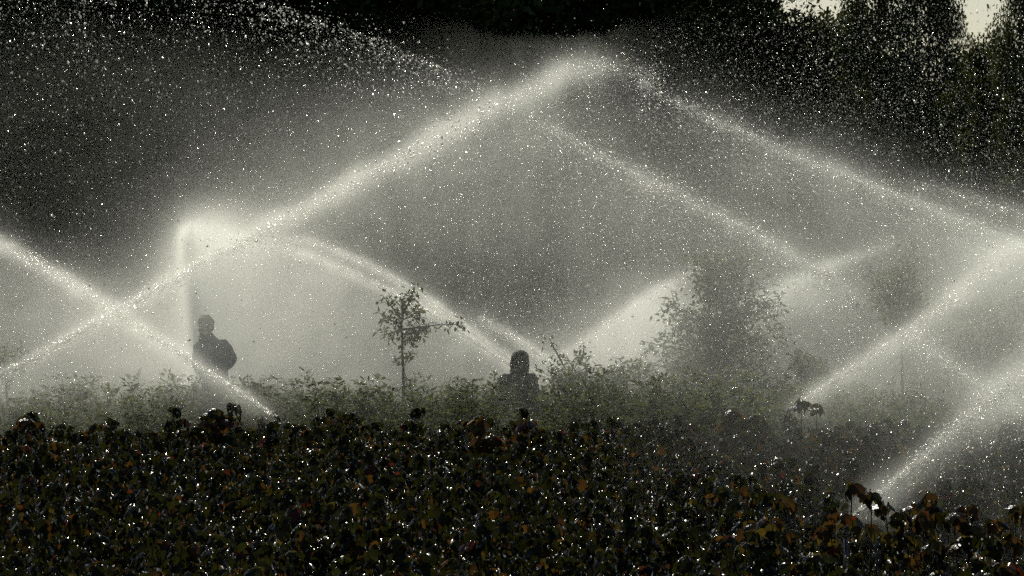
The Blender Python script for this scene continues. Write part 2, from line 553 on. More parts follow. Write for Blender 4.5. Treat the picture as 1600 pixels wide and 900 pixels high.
# ------------------------------------------------------------------ thin trees in the mist
def mist_tree(px, base_py, top_py, d, label, cat, limbs, trunks, seed, leaf=.07, dens=26, cl=.12, cols=plant_cols):
    """limbs: list of polylines in photo px at depth d, each (pts, n_clusters, leaf count scale)"""
    rg = np.random.default_rng(seed)
    b = at(px, base_py, d)
    o = empty("misty_tree", (b[0], d, 0))
    tag(o, label, cat)
    tk = Geo(); fol = Geo()
    for pts, r in trunks:
        P = np.array([at(x, y, d) for x, y in pts]); P[:, 1] += rg.normal(0, .04, len(P))
        P[0, 2] = min(P[0, 2], 0.0)
        Q = P - np.array([b[0], d, 0])
        tt = np.linspace(0, 1, len(Q)); ti = np.linspace(0, 1, 14)
        S = np.stack([np.interp(ti, tt, Q[:, k]) for k in range(3)], -1) + rg.normal(0, .012, (14, 3))
        tk.tube(S, np.linspace(r, r * .35, 14), 7)
    for pts, n_c, rad in limbs:
        P = np.array([at(x, y, d) for x, y in pts])
        P[:, 1] += np.linspace(0, rg.normal(0, .35), len(P))
        Q = P - np.array([b[0], d, 0])
        tt = np.linspace(0, 1, len(Q))
        ti = np.linspace(0, 1, 10)
        S = np.stack([np.interp(ti, tt, Q[:, k]) for k in range(3)], -1)
        tk.tube(S, np.linspace(.014, .004, 10), 5)
        for c in range(n_c):
            u = .15 + .85 * (c + rg.random()) / n_c
            cc = np.array([np.interp(u, tt, Q[:, k]) for k in range(3)])
            off = rg.normal(0, rad, 3) * np.array([1, 1.4, .8])
            tk.tube(np.stack([cc, cc + off * .5 + rg.normal(0, .01, 3), cc + off]), [.005, .004, .002], 4)
            n = int(dens * rg.uniform(.6, 1.3))
            w_ = rg.random(n)
            pos = cc + off * (0.3 + .7 * w_[:, None]) + rg.normal(0, cl * .5, (n, 3))
            leaves(fol, OVAL, pos, rg.random(n) * 6.283, rg.normal(-.2, .6, n), rg.normal(0, .6, n), leaf * (.7 + .6 * rg.random(n)), cols(n, rg), rg)
    link("trunk", tk.mesh("tree_trunk", M_BARK), o)
    link("crown", fol.mesh("tree_crown", M_PLANT), o)
    return o


mist_tree(628, 600, 455, 51.5, "slim sapling with round leaves and one branch reaching sideways across a jet", "sapling",
          [([(628, 500), (612, 478), (600, 462)], 4, .05), ([(628, 495), (640, 470), (648, 450)], 6, .07),
           ([(628, 505), (610, 500), (600, 490)], 6, .09), ([(628, 515), (612, 520), (598, 524)], 5, .05),
           ([(628, 500), (640, 495), (655, 485)], 7, .10), ([(628, 515), (655, 512), (685, 508), (714, 508)], 7, .05),
           ([(628, 522), (645, 520), (660, 516)], 6, .07), ([(628, 498), (630, 478), (628, 466)], 5, .08),
           ([(628, 535), (638, 532), (642, 528)], 3, .04), ([(628, 560), (640, 556), (642, 552)], 2, .03), ([(628, 558), (618, 560)], 2, .02),
           ([(714, 508), (727, 514)], 1, .01)],
          [([(629, 640), (629, 560), (628, 480), (628, 462)], .022)], 31, leaf=.072, dens=12, cl=.085)

limbs = []
rgt = np.random.default_rng(5)
for k in range(64):
    # rounded, airy crown
    y = rgt.uniform(400, 588)
    c0 = 1106 + (1136 - 1106) * (k % 2)
    wd = np.interp(y, [385, 420, 470, 520, 560, 590], [20, 60, 92, 118, 128, 112])
    ex = 1122 + wd * rgt.uniform(-1, 1) ** 1
    limbs.append(([(c0, min(592, y + 38)), ((c0 + ex) / 2, y + 14), (ex, y)], 7, .13))
for k in range(8):
    limbs.append(([(1115, 480), (1118 + rgt.normal(0, 18), 430), (1120 + rgt.normal(0, 35), 385 + 20 * rgt.random())], 8, .12))
mist_tree(1120, 600, 385, 54.0, "large round loose-crowned tree with twin trunks, greyed by spray", "tree", limbs,
          [([(1118, 640), (1112, 560), (1106, 470), (1110, 400)], .035), ([(1128, 640), (1134, 560), (1136, 480), (1128, 410)], .04),
           ([(1122, 640), (1100, 570), (1070, 520)], .03)], 32, leaf=.08, dens=12, cl=.12)

limbs = []
for k in range(14):
    y = rgt.uniform(395, 520)
    wd = np.interp(y, [390, 440, 520], [20, 45, 40])
    limbs.append(([(1408, y + 40), (1408 + rgt.uniform(-1, 1) * wd, y)], 7, .13))
mist_tree(1408, 600, 390, 53.5, "faint narrow tree half lost in spray above the jet crossing", "tree", limbs,
          [([(1410, 640), (1408, 520), (1406, 410)], .025)], 33, leaf=.08, dens=14, cl=.14)

limbs = []
for k in range(14):
    x = rgt.uniform(-45, 115)
    y = 566 + abs(x - 20) * .12 + rgt.uniform(0, 20)
    limbs.append(([(915, 615), (905 + x * .8, y + 14), (905 + x, y)], 6, .09))
limbs.append(([(880, 570), (868, 548), (860, 532)], 4, .035)); limbs.append(([(905, 570), (912, 550), (912, 540)], 4, .04))
mist_tree(905, 620, 535, 51.6, "tall bush with two wispy sprigs between the long-haired person and the big tree", "bush", limbs,
          [([(905, 650), (905, 600), (895, 565)], .02)], 34, leaf=.07, dens=9, cl=.09)

limbs = []
for k in range(10):
    limbs.append(([(1265, 600), (1265 + rgt.uniform(-25, 25), 575), (1265 + rgt.uniform(-38, 38), rgt.uniform(545, 580))], 5, .09))
mist_tree(1265, 620, 545, 52.0, "rounded bush on the far side of the big tree, low above the bed", "bush", limbs,
          [([(1265, 650), (1265, 600), (1262, 560)], .02)], 35, leaf=.07, dens=14, cl=.09)

limbs = []
for k in range(20):
    y = rgt.uniform(470, 590)
    limbs.append(([(1530, 610), (1530 + rgt.uniform(-60, 60), y + 20), (1530 + rgt.uniform(-85, 75), y)], 6, .15))
mist_tree(1530, 620, 470, 54.0, "wide low bush veiled by spray at the end of the bed under the twin jets", "bush", limbs,
          [([(1530, 650), (1530, 590), (1520, 520)], .02)], 36, leaf=.08, dens=14, cl=.14)

limbs = []
for k in range(6):
    limbs.append(([(10, 600), (10 + rgt.uniform(-25, 30), 570), (8 + rgt.uniform(-25, 35), rgt.uniform(540, 570))], 5, .07))
mist_tree(10, 620, 545, 52.5, "small bush fading into white mist behind the outermost jet", "bush", limbs,
          [([(10, 650), (10, 600), (8, 560)], .02)], 37, leaf=.07, dens=12, cl=.08)


# ------------------------------------------------------------------ dark wood behind
def big_tree_meshes(seed, H, W, n_cl, conifer=False, bare=.25):
    rg = np.random.default_rng(seed)
    fol, tk = Geo(), Geo()
    zz = np.linspace(0, H * .96, 12)
    P = np.stack([np.cumsum(rg.normal(0, .06, 12)), np.cumsum(rg.normal(0, .06, 12)), zz], -1)
    tk.tube(P, np.linspace(.28, .05, 12), 8)
    for k in range(n_cl):
        u = bare + (1 - bare) * rg.random()
        base = np.array([np.interp(u * .9, zz / H, P[:, j]) for j in range(3)])
        if conifer:
            rr = W * (1.02 - u) * rg.uniform(.5, 1.0)
        else:
            rr = W * math.sqrt(max(0.03, 1 - ((u - .55) / .47) ** 2)) * rg.uniform(.35, 1.0)
        a = rg.random() * 6.283
        end = base + np.array([math.cos(a) * rr, math.sin(a) * rr, (-.15 if conifer else .35) * rr])
        end[2] = min(end[2], H)
        if k % 3 == 0:
            tk.tube(np.stack([base, (base + end) / 2 + rg.normal(0, .1, 3), end]), [.06, .04, .015], 4)
        n = 110
        sg = .42 if not conifer else .35
        pos = end + rg.normal(0, 1, (n, 3)) * np.array([sg, sg, sg * .7])
        c = np.array([0.046, 0.064, 0.025]) * (0.55 + 1.0 * rg.random()) * (.7 + .6 * rg.random((n, 1)))
        leaves(fol, DIAM, pos, rg.random(n) * 6.283, rg.normal(0, .7, n), rg.normal(0, .7, n), .18 * (.6 + .8 * rg.random(n)), c, rg)
    return fol.mesh("crown", M_TREE), tk.mesh("trunk", M_BARK)


bt = [big_tree_meshes(300, 1.0 * 15, 3.6, 300), big_tree_meshes(301, 15, 3.2, 280), big_tree_meshes(302, 15, 2.9, 300, True), big_tree_meshes(303, 15, 3.9, 320)]
# (photo x, distance, height, mesh, label)
wood = [
    (-60, 112, 17, 0, "broad dark tree at the wood's outer end above the leftmost jet"),
    (70, 108, 16.5, 3, "dark tree with a faint green lower crown over the outermost spray"),
    (190, 116, 17, 1, "tall dark tree behind the coarse sparkling drops"),
    (310, 110, 17.5, 0, "dark tree rising straight above the vertical plume"),
    (430, 118, 18, 3, "broad black tree behind the start of the descending drop curtain"),
    (560, 112, 17, 1, "dark tree behind the middle of the drop curtain"),
    (680, 116, 18, 2, "black spire-shaped conifer above the gap between the two spray arcs"),
    (800, 110, 18, 0, "black tree right above the highest spray crest"),
    (920, 118, 18, 2, "black conifer just past the highest spray crest"),
    (1030, 112, 16.5, 3, "dark full tree above the descending outer arc"),
    (1150, 116, 13.5, 1, "dark tree beside the bright hole in the leaves", .5),
    (1285, 114, 9.6, 0, "lower tree whose thin top lets bright sky through", 1.0),
    (1375, 108, 11.4, 1, "dark tree standing between the two gaps of sky", .5),
    (1452, 106, 10.8, 3, "dark tree on the near side of the widest sky gap", .38),
    (1525, 113, 8.8, 1, "low tree at the foot of the widest sky gap", .8),
    (1610, 104, 11.5, 0, "dark tree at the picture's edge past the widest sky gap", .38),
    (1710, 108, 15, 3, "dark tree at the wood's farther end, past the last sky gap", .5),
]
for px, d, h, k, lab, *wf in wood:
    wf = wf[0] if wf else .95
    o = empty("wood_tree", ((px - 800) * d / F, d, 0), random.uniform(0, 6.28))
    s = h / 15.0
    o.scale = (s * wf, s * wf, s)
    tag(o, lab, "tree", "trees of the dark wood behind the spray")
    link("crown", bt[k][0], o); link("trunk", bt[k][1], o)
# low understorey that closes the wood
ug = Geo(); rgu = np.random.default_rng(9)
n = 150000
xx = rgu.uniform(-32, 32, n)
hh = np.interp(xx, [-32, -26, -19, -10, 0, 6, 7.5, 9, 12, 17.5, 20, 26, 32], [13, 15, 13, 12.5, 13, 12, 8.6, 7.0, 7.0, 8.0, 13, 15, 13])
pos = np.stack([xx, 122 + rgu.normal(0, 2.2, n), hh * rgu.random(n) ** .8], -1)
leaves(ug, DIAM, pos, rgu.random(n) * 6.283, rgu.normal(0, .6, n), rgu.normal(0, .6, n), rgu.uniform(.5, 1.0, n),
       np.array([.045, .06, .024]) * (.5 + rgu.random((n, 1))), rgu)
o = link("undergrowth", ug.mesh("undergrowth", M_TREE))
tag(o, "dark undergrowth closing the wood behind the tree trunks", "undergrowth", None, 'stuff')


# ------------------------------------------------------------------ people
def ellip(c, r, rot=(0, 0, 0), warp=None, u=24, v=16):
    vs_, fs = [], []
    for i in range(v + 1):
        th = math.pi * i / v
        for j in range(u):
            ph = 2 * math.pi * j / u
            p = Vector((math.sin(th) * math.cos(ph), math.sin(th) * math.sin(ph), math.cos(th)))
            if warp: p = warp(p)
            p = Vector((p.x * r[0], p.y * r[1], p.z * r[2]))
            p.rotate(Euler(rot)); vs_.append((p.x + c[0], p.y + c[1], p.z + c[2]))
    for i in range(v):
        for j in range(u):
            k = (j + 1) % u
            fs.append((i * u + j, (i + 1) * u + j, (i + 1) * u + k, i * u + k))
    return np.array(vs_), fs


def skin_mesh(nodes, edges, extra=None, voxel=.016, sub=2, smooth=4):
    """nodes: {name:(x,y,z,r)}; grows one continuous surface round the skeleton"""
    V, Fc, nn = [], [], 0
    parts = []
    def rad3(r):
        return (r[0], r[1], min(r) * .95) if isinstance(r, tuple) else (r, r, r)
    for a_, b_ in edges:
        A, B = nodes[a_], nodes[b_]
        ra, rb = rad3(A[3]), rad3(B[3])
        ln = math.dist(A[:3], B[:3])
        m = max(2, int(ln / (min(min(ra), min(rb)) * .22)) + 1)
        for i in range(m + 1):
            t = i / m
            parts.append(ellip([A[j] * (1 - t) + B[j] * t for j in range(3)], [ra[j] * (1 - t) + rb[j] * t for j in range(3)], u=12, v=8))
    for (v, f) in parts + list(extra or []):
        V.append(v); Fc += [[i + nn for i in q] for q in f]; nn += len(v)
    m2 = bpy.data.meshes.new("join"); m2.from_pydata([tuple(x) for x in np.vstack(V)], [], Fc)
    ob = bpy.data.objects.new("join", m2); COL.objects.link(ob)
    r = ob.modifiers.new("r", 'REMESH'); r.mode = 'VOXEL'; r.voxel_size = voxel
    c = ob.modifiers.new("c", 'SMOOTH'); c.iterations = smooth; c.factor = .5
    dg = bpy.context.evaluated_depsgraph_get()
    m3 = bpy.data.meshes.new_from_object(ob.evaluated_get(dg))
    bpy.data.objects.remove(ob)
    for p in m3.polygons: p.use_smooth = True
    return m3


def head_parts(c, rz, tilt=0.0, s=1.0):
    """skull, jaw, nose, brow, lips and ears, facing local -y, turned by rz"""
    E = Euler((tilt, 0, rz)).to_matrix()
    def T(p): q = E @ Vector(p) * s; return (q.x + c[0], q.y + c[1], q.z + c[2])
    out = []
    for p, r in (((0, .012, .03), (.075, .092, .088)), ((0, -.02, -.045), (.056, .068, .065)), ((0, -.062, -.085), (.026, .024, .022)),
                 ((0, -.098, -.022), (.013, .022, .02)), ((0, -.088, .004), (.009, .014, .03)), ((0, -.08, .03), (.045, .02, .012)),
                 ((0, -.084, -.058), (.024, .013, .009)), ((.077, .01, -.012), (.009, .018, .032)), ((-.077, .01, -.012), (.009, .018, .032)),
                 ((.05, -.055, -.03), (.02, .022, .02)), ((-.05, -.055, -.03), (.02, .022, .02))):
        out.append(ellip(T(p), tuple(x * s for x in r), (tilt, 0, rz), u=18, v=12))
    return out


def hand_chain(nodes, edges, wrist, direction, side, key, s=1.0):
    """palm and five curled fingers at the end of a wrist"""
    d = Vector(direction).normalized(); sd = Vector(side).normalized(); nrm = d.cross(sd)
    W = Vector(wrist)
    pm = W + d * .05 * s
    nodes[key + 'palm'] = (*pm, .03 * s); edges.append((key + 'wr', key + 'palm'))
    for i, (o_, ln) in enumerate(((-.03, .065), (-.011, .08), (.009, .076), (.028, .06))):
        a = W + d * .085 * s + sd * o_ * s; b = a + d * ln * .55 * s + nrm * .008; c_ = b + d * ln * .4 * s + nrm * .025
        for t_, p, r in (('a', a, .0105), ('b', b, .009), ('c', c_, .0075)): nodes[key + f'f{i}{t_}'] = (*p, r * s)
        edges += [(key + 'palm', key + f'f{i}a'), (key + f'f{i}a', key + f'f{i}b'), (key + f'f{i}b', key + f'f{i}c')]
    a = W + d * .03 * s - sd * .035 * s; b = a + d * .03 * s - sd * .022 * s; c_ = b + d * .028 * s + nrm * .014
    for t_, p, r in (('a', a, .0125), ('b', b, .0105), ('c', c_, .0085)): nodes[key + f't{t_}'] = (*p, r * s)
    edges += [(key + 'palm', key + 'ta'), (key + 'ta', key + 'tb'), (key + 'tb', key + 'tc')]


def person(name, loc, rz, lab, pose, hair, mats, s=1.0):
    """pose: joint positions (local, facing -y)"""
    o = empty(name, loc, rz); tag(o, lab, "person")
    P = pose
    nodes = {'pelvis': (*P['pelvis'], (.15, .11)), 'waist': (*P['waist'], (.135, .1)), 'chest': (*P['chest'], (.16, .115)), 'neck0': (*P['neck0'], (.085, .08)),
             'neck1': (*P['neck1'], .066), 'skull': (*P['head'], .06)}
    edges = [('pelvis', 'waist'), ('waist', 'chest'), ('chest', 'neck0'), ('neck0', 'neck1'), ('neck1', 'skull')]
    for k in 'LR':
        nodes[k + 'sh'] = (*P[k + 'sh'], .062); nodes[k + 'el'] = (*P[k + 'el'], .045); nodes[k + 'wr'] = (*P[k + 'wr'], (.03, .026))
        edges += [('chest', k + 'sh'), (k + 'sh', k + 'el'), (k + 'el', k + 'wr')]
        dv = Vector(P[k + 'wr']) - Vector(P[k + 'el'])
        hand_chain(nodes, edges, P[k + 'wr'], P.get(k + 'hd', tuple(dv)), P.get(k + 'hs', (0, 1, 0)), k)
        nodes[k + 'hip'] = (*P[k + 'hip'], .095); nodes[k + 'kn'] = (*P[k + 'kn'], .06); nodes[k + 'an'] = (*P[k + 'an'], .042)
        a = P[k + 'an']; nodes[k + 'to'] = (a[0], a[1] - .17, .035, .036)
        edges += [('pelvis', k + 'hip'), (k + 'hip', k + 'kn'), (k + 'kn', k + 'an'), (k + 'an', k + 'to')]
    body = skin_mesh(nodes, edges, head_parts(P['head'], P['hrot'], P.get('htilt', 0)), voxel=.0085, smooth=3)
    body.materials.clear(); body.materials.append(mats['skin'])
    link("body", body, o)
    # jacket
    J = {'hem': (*P['pelvis'], P.get('jhem', (.20, .155))), 'waist': (*P['waist'], P.get('jwaist', (.185, .15))), 'chest': (*P['chest'], P.get('jchest', (.20, .155))),
         'top': (P['neck0'][0], P['neck0'][1], P['neck0'][2] - .02, (.115, .095)), 'collar': (P['neck1'][0], P['neck1'][1] + .01, P['neck1'][2] - .002, (.088, .085))}
    je = [('hem', 'waist'), ('waist', 'chest'), ('chest', 'top'), ('top', 'collar')]
    for k in 'LR':
        sh, el, wr = (Vector(P[k + q]) for q in ('sh', 'el', 'wr'))
        J[k + 'sh'] = (*sh, P.get('jsh', .088)); J[k + 'ua'] = (*((sh + el) / 2 + Vector((0, 0, -.01))), .078); J[k + 'el'] = (*el, .07); J[k + 'cf'] = (*(el + (wr - el) * .88), .05)
        je += [('chest', k + 'sh'), (k + 'sh', k + 'ua'), (k + 'ua', k + 'el'), (k + 'el', k + 'cf')]
    jk = skin_mesh(J, je, voxel=.018, smooth=3); jk.materials.clear(); jk.materials.append(mats['jacket'])
    tx = bpy.data.textures.new("folds", 'CLOUDS'); tx.noise_scale = .11; tx.noise_depth = 2
    jo = link("jacket", jk, o)
    dm = jo.modifiers.new("folds", 'DISPLACE'); dm.texture = tx; dm.strength = .045; dm.mid_level = .5
    T = {'b': (P['pelvis'][0], P['pelvis'][1], P['pelvis'][2] + .03, (.16, .12))}
    te = []
    for k in 'LR':
        T[k + 'h'] = (*P[k + 'hip'], .112); T[k + 'k'] = (*P[k + 'kn'], .082); T[k + 'a'] = (P[k + 'an'][0], P[k + 'an'][1], P[k + 'an'][2] + .03, .068)
        te += [('b', k + 'h'), (k + 'h', k + 'k'), (k + 'k', k + 'a')]
    tr = skin_mesh(T, te, voxel=.018, smooth=3); tr.materials.clear(); tr.materials.append(mats['trousers'])
    link("trousers", tr, o)
    for k in 'LR':
        a = P[k + 'an']
        b = skin_mesh({'a': (a[0], a[1], a[2] + .05, .058), 'h': (a[0], a[1] + .01, .055, .052), 't': (a[0], a[1] - .12, .048, .048), 'u': (a[0], a[1] - .19, .04, .038)},
                      [('a', 'h'), ('h', 't'), ('t', 'u')], voxel=.012, smooth=2)
        b.materials.clear(); b.materials.append(mats['boot']); link("boot", b, o)
    # hair
    hv = hair(P)
    hm = skin_mesh({'a': (*P['head'][:2], P['head'][2] + .04, .03), 'b': (*P['head'][:2], P['head'][2] + .07, .03)}, [('a', 'b')], hv, voxel=.009, smooth=3)
    hm.materials.clear(); hm.materials.append(mats['hair'])
    ho = link("hair", hm, o)
    t2 = bpy.data.textures.new("locks", 'CLOUDS'); t2.noise_scale = .035; t2.noise_depth = 2
    dm = ho.modifiers.new("locks", 'DISPLACE'); dm.texture = t2; dm.strength = .022 if 'short' in P else .012; dm.mid_level = .45
    return o


skin = plain_mat("skin", (0.30, 0.18, 0.12), .5, 30, .12)
m1 = dict(skin=skin, jacket=plain_mat("grey_blue_jacket", (0.10, 0.11, 0.14), .75, 14, .3), trousers=plain_mat("dark_trousers", (0.04, 0.04, 0.05), .85, 20, .2),
          boot=plain_mat("rubber_boot", (0.02, 0.025, 0.02), .4, 20, .2), hair=plain_mat("dark_hair", (0.02, 0.015, 0.01), .75, 60, .5, spec=.15))
m2 = dict(skin=skin, jacket=plain_mat("dark_green_jacket", (0.03, 0.035, 0.033), .8, 14, .3), trousers=m1['trousers'], boot=m1['boot'],
          hair=plain_mat("brown_hair", (0.035, 0.024, 0.016), .75, 60, .5, spec=.15))


def hair_short(P):
    c = P['head']
    E = Euler((P.get('htilt', 0), 0, P['hrot'])).to_matrix()
    def T(p): q = E @ Vector(p); return (q.x + c[0], q.y + c[1], q.z + c[2])
    rot = (P.get('htilt', 0), 0, P['hrot'])
    return [ellip(T((0, .022, .048)), (.092, .102, .098), rot), ellip(T((0, .055, .0)), (.082, .062, .085), rot), ellip(T((.0, -.048, .088)), (.058, .045, .035), rot),
            ellip(T((.045, -.03, .10)), (.035, .04, .03), rot), ellip(T((-.035, .03, .125)), (.035, .04, .025), rot), ellip(T((.08, .05, .05)), (.025, .03, .03), rot)]


def hair_long(P):
    c = P['head']
    E = Euler((0, 0, P['hrot'])).to_matrix()
    def T(p): q = E @ Vector(p); return (q.x + c[0], q.y + c[1], q.z + c[2])
    rot = (0, 0, P['hrot'])
    out = [ellip(T((0, .015, .025)), (.112, .112, .108), rot), ellip(T((0, .045, -.05)), (.122, .08, .12), rot), ellip(T((0, .055, -.13)), (.122, .055, .06), rot),
           ellip(T((.082, -.005, -.07)), (.03, .05, .12), rot), ellip(T((-.082, -.005, -.07)), (.03, .05, .12), rot)]
    return out


# person with one hand on the hip: photo head centre (321,510), elbow at (364,553)
d1 = 50.3
b1 = at(331, 560, d1)
k = d1 / F
def L1(px, py, y=0.0):
    p = at(px, py, d1); return (p[0] - b1[0], y, p[2])
pose1 = dict(short=1, pelvis=L1(338, 602), waist=L1(336, 580, .02), chest=L1(331, 549, .0), neck0=L1(325, 530, .0), neck1=L1(322, 524, -.01), head=L1(320.5, 511, -.02), hrot=R(-32), htilt=R(6),
             Lsh=L1(349, 541, .02), Lel=L1(362, 559, .06), Lwr=L1(352, 577, -.05), Lhd=(-.6, -.5, -.4), Lhs=(0, .5, -.8),
             Rsh=L1(312, 545, -.02), Rel=L1(309, 566, -.05), Rwr=L1(318, 586, -.16), Rhd=(.2, -.4, -.8), Rhs=(1, 0, .2),
             jsh=.085, jchest=(.175, .14), jwaist=(.155, .13), jhem=(.17, .14),
             Lhip=(.13, 0, .84), Lkn=(.14, -.03, .47), Lan=(.13, .03, .09), Rhip=(-.04, 0, .84), Rkn=(-.09, -.05, .47), Ran=(-.11, .0, .09))
person("person", (b1[0], d1, 0), 0, "person with short tousled hair and bulky jacket, one arm bent outward, before the plume", pose1, hair_short, m1)

d2 = 51.3
b2 = at(812, 600, d2)
def L2(px, py, y=0.0):
    p = at(px, py, d2); return (p[0] - b2[0], y, p[2])
pose2 = dict(pelvis=L2(810, 655), waist=L2(810, 632, .0), chest=L2(810, 602, .0), neck0=L2(811, 584, .0), neck1=L2(812, 578, -.01), head=L2(813.5, 563.5, -.01), hrot=R(150),
             Lsh=L2(830, 594, .0), Lel=L2(836, 628, .05), Lwr=L2(832, 656, -.06), Lhs=(0, 1, 0), Rsh=L2(790, 594, .0), Rel=L2(783, 628, .05), Rwr=L2(788, 656, -.08), Rhs=(0, 1, 0),
             jsh=.09, jchest=(.20, .16), jwaist=(.19, .155), jhem=(.21, .16),
             Lhip=(.09, 0, .50), Lkn=(.1, -.02, .28), Lan=(.1, .03, .09), Rhip=(-.1, 0, .50), Rkn=(-.1, -.02, .28), Ran=(-.1, .0, .09))
# the second person stands on lower ground behind the bed: the whole figure is 1.65 m tall
def drop(P, dz):
    for q in list(P):
        if isinstance(P[q], tuple) and len(P[q]) == 3 and q[-2:] not in ('hd', 'hs') and not q.startswith('j'):
            P[q] = (P[q][0], P[q][1], P[q][2] + dz)
head2 = pose2['head'][2]
pose2['Lhip'] = (.09, 0, pose2['pelvis'][2] - .05); pose2['Rhip'] = (-.10, 0, pose2['pelvis'][2] - .05)
person("person", (b2[0], d2, 0), 0, "person with shoulder length hair in a dark jacket, seen from behind among the plants", pose2, hair_long, m2)
print("heads", pose1['head'], pose2['head'], pose1['pelvis'], pose2['pelvis'])

# tiny insect in the air beside the first person
ins = Geo()
v_, f_ = ellip((0, 0, 0), (.016, .006, .006), u=8, v=6); ins.add(v_, None, f_)
v_, f_ = ellip((-.018, 0, .001), (.006, .005, .005), u=8, v=6); ins.add(v_, None, f_)
for s_ in (-1, 1):
    ins.add([(0, 0, .004), (-.006, s_ * .02, .016), (.010, s_ * .026, .014), (.012, s_ * .012, .006)], [(0, 1, 2), (0, 2, 3)])
o = link("insect", ins.mesh("insect", plain_mat("insect_black", (.015, .012, .01), .4)), None, at(296, 532, 47.5))
tag(o, "tiny dark flying insect in the air beside the bent-armed person", "insect")

# ------------------------------------------------------------------ sprinklers
M_BRASS = plain_mat("worn_brass", (.05, .04, .028), .9, 30, .3, metal=.0)
M_PIPE = plain_mat("grey_riser_pipe", (.05, .05, .045), .5, 30, .2)


def sprinkler(p, direction, label):
    o = empty("sprinkler", (p[0], p[1], 0)); tag(o, label, "sprinkler", "irrigation sprinklers on risers")
    g_ = Geo(); h = p[2]
    g_.tube([(0, 0, 0), (0, 0, h - .09)], .013, 10); g_.tube([(0, 0, 0), (0, 0, .05)], .035, 10)
    link("riser", g_.mesh("riser", M_PIPE), o)
    g_ = Geo(); d = Vector(direction).normalized()
    g_.tube([(0, 0, h - .09), (0, 0, h - .05)], .022, 8)
    g_.tube([Vector((0, 0, h - .05)), Vector((0, 0, h)) - d * .04, Vector((0, 0, h)) + d * .05], [.016, .014, .008], 10)
    link("nozzle", g_.mesh("nozzle", M_BRASS), o)
    g_ = Geo()
    g_.tube([Vector((0, 0, h - .02)) - d * .09, Vector((0, 0, h + .045)), Vector((0, 0, h + .02)) + d * .1], [.012, .005, .009], 6)
    link("arm", g_.mesh("swing_arm", M_BRASS), o)
    return o


# ------------------------------------------------------------------ water
def spline(pts, n=160):
    P = np.array(pts, dtype=float)
    s = np.concatenate([[0], np.cumsum(np.linalg.norm(np.diff(P, axis=0), axis=1))]); s /= s[-1]
    # Catmull-Rom through the points
    T = np.linspace(0, 1, n)
    out = []
    for t in T:
        i = min(max(np.searchsorted(s, t) - 1, 0), len(P) - 2)
        u = (t - s[i]) / (s[i + 1] - s[i] + 1e-9)
        p0 = P[max(i - 1, 0)]; p1 = P[i]; p2 = P[i + 1]; p3 = P[min(i + 2, len(P) - 1)]
        out.append(.5 * ((2 * p1) + (-p0 + p2) * u + (2 * p0 - 5 * p1 + 4 * p2 - p3) * u * u + (-p0 + 3 * p1 - 3 * p2 + p3) * u ** 3))
    return np.array(out)


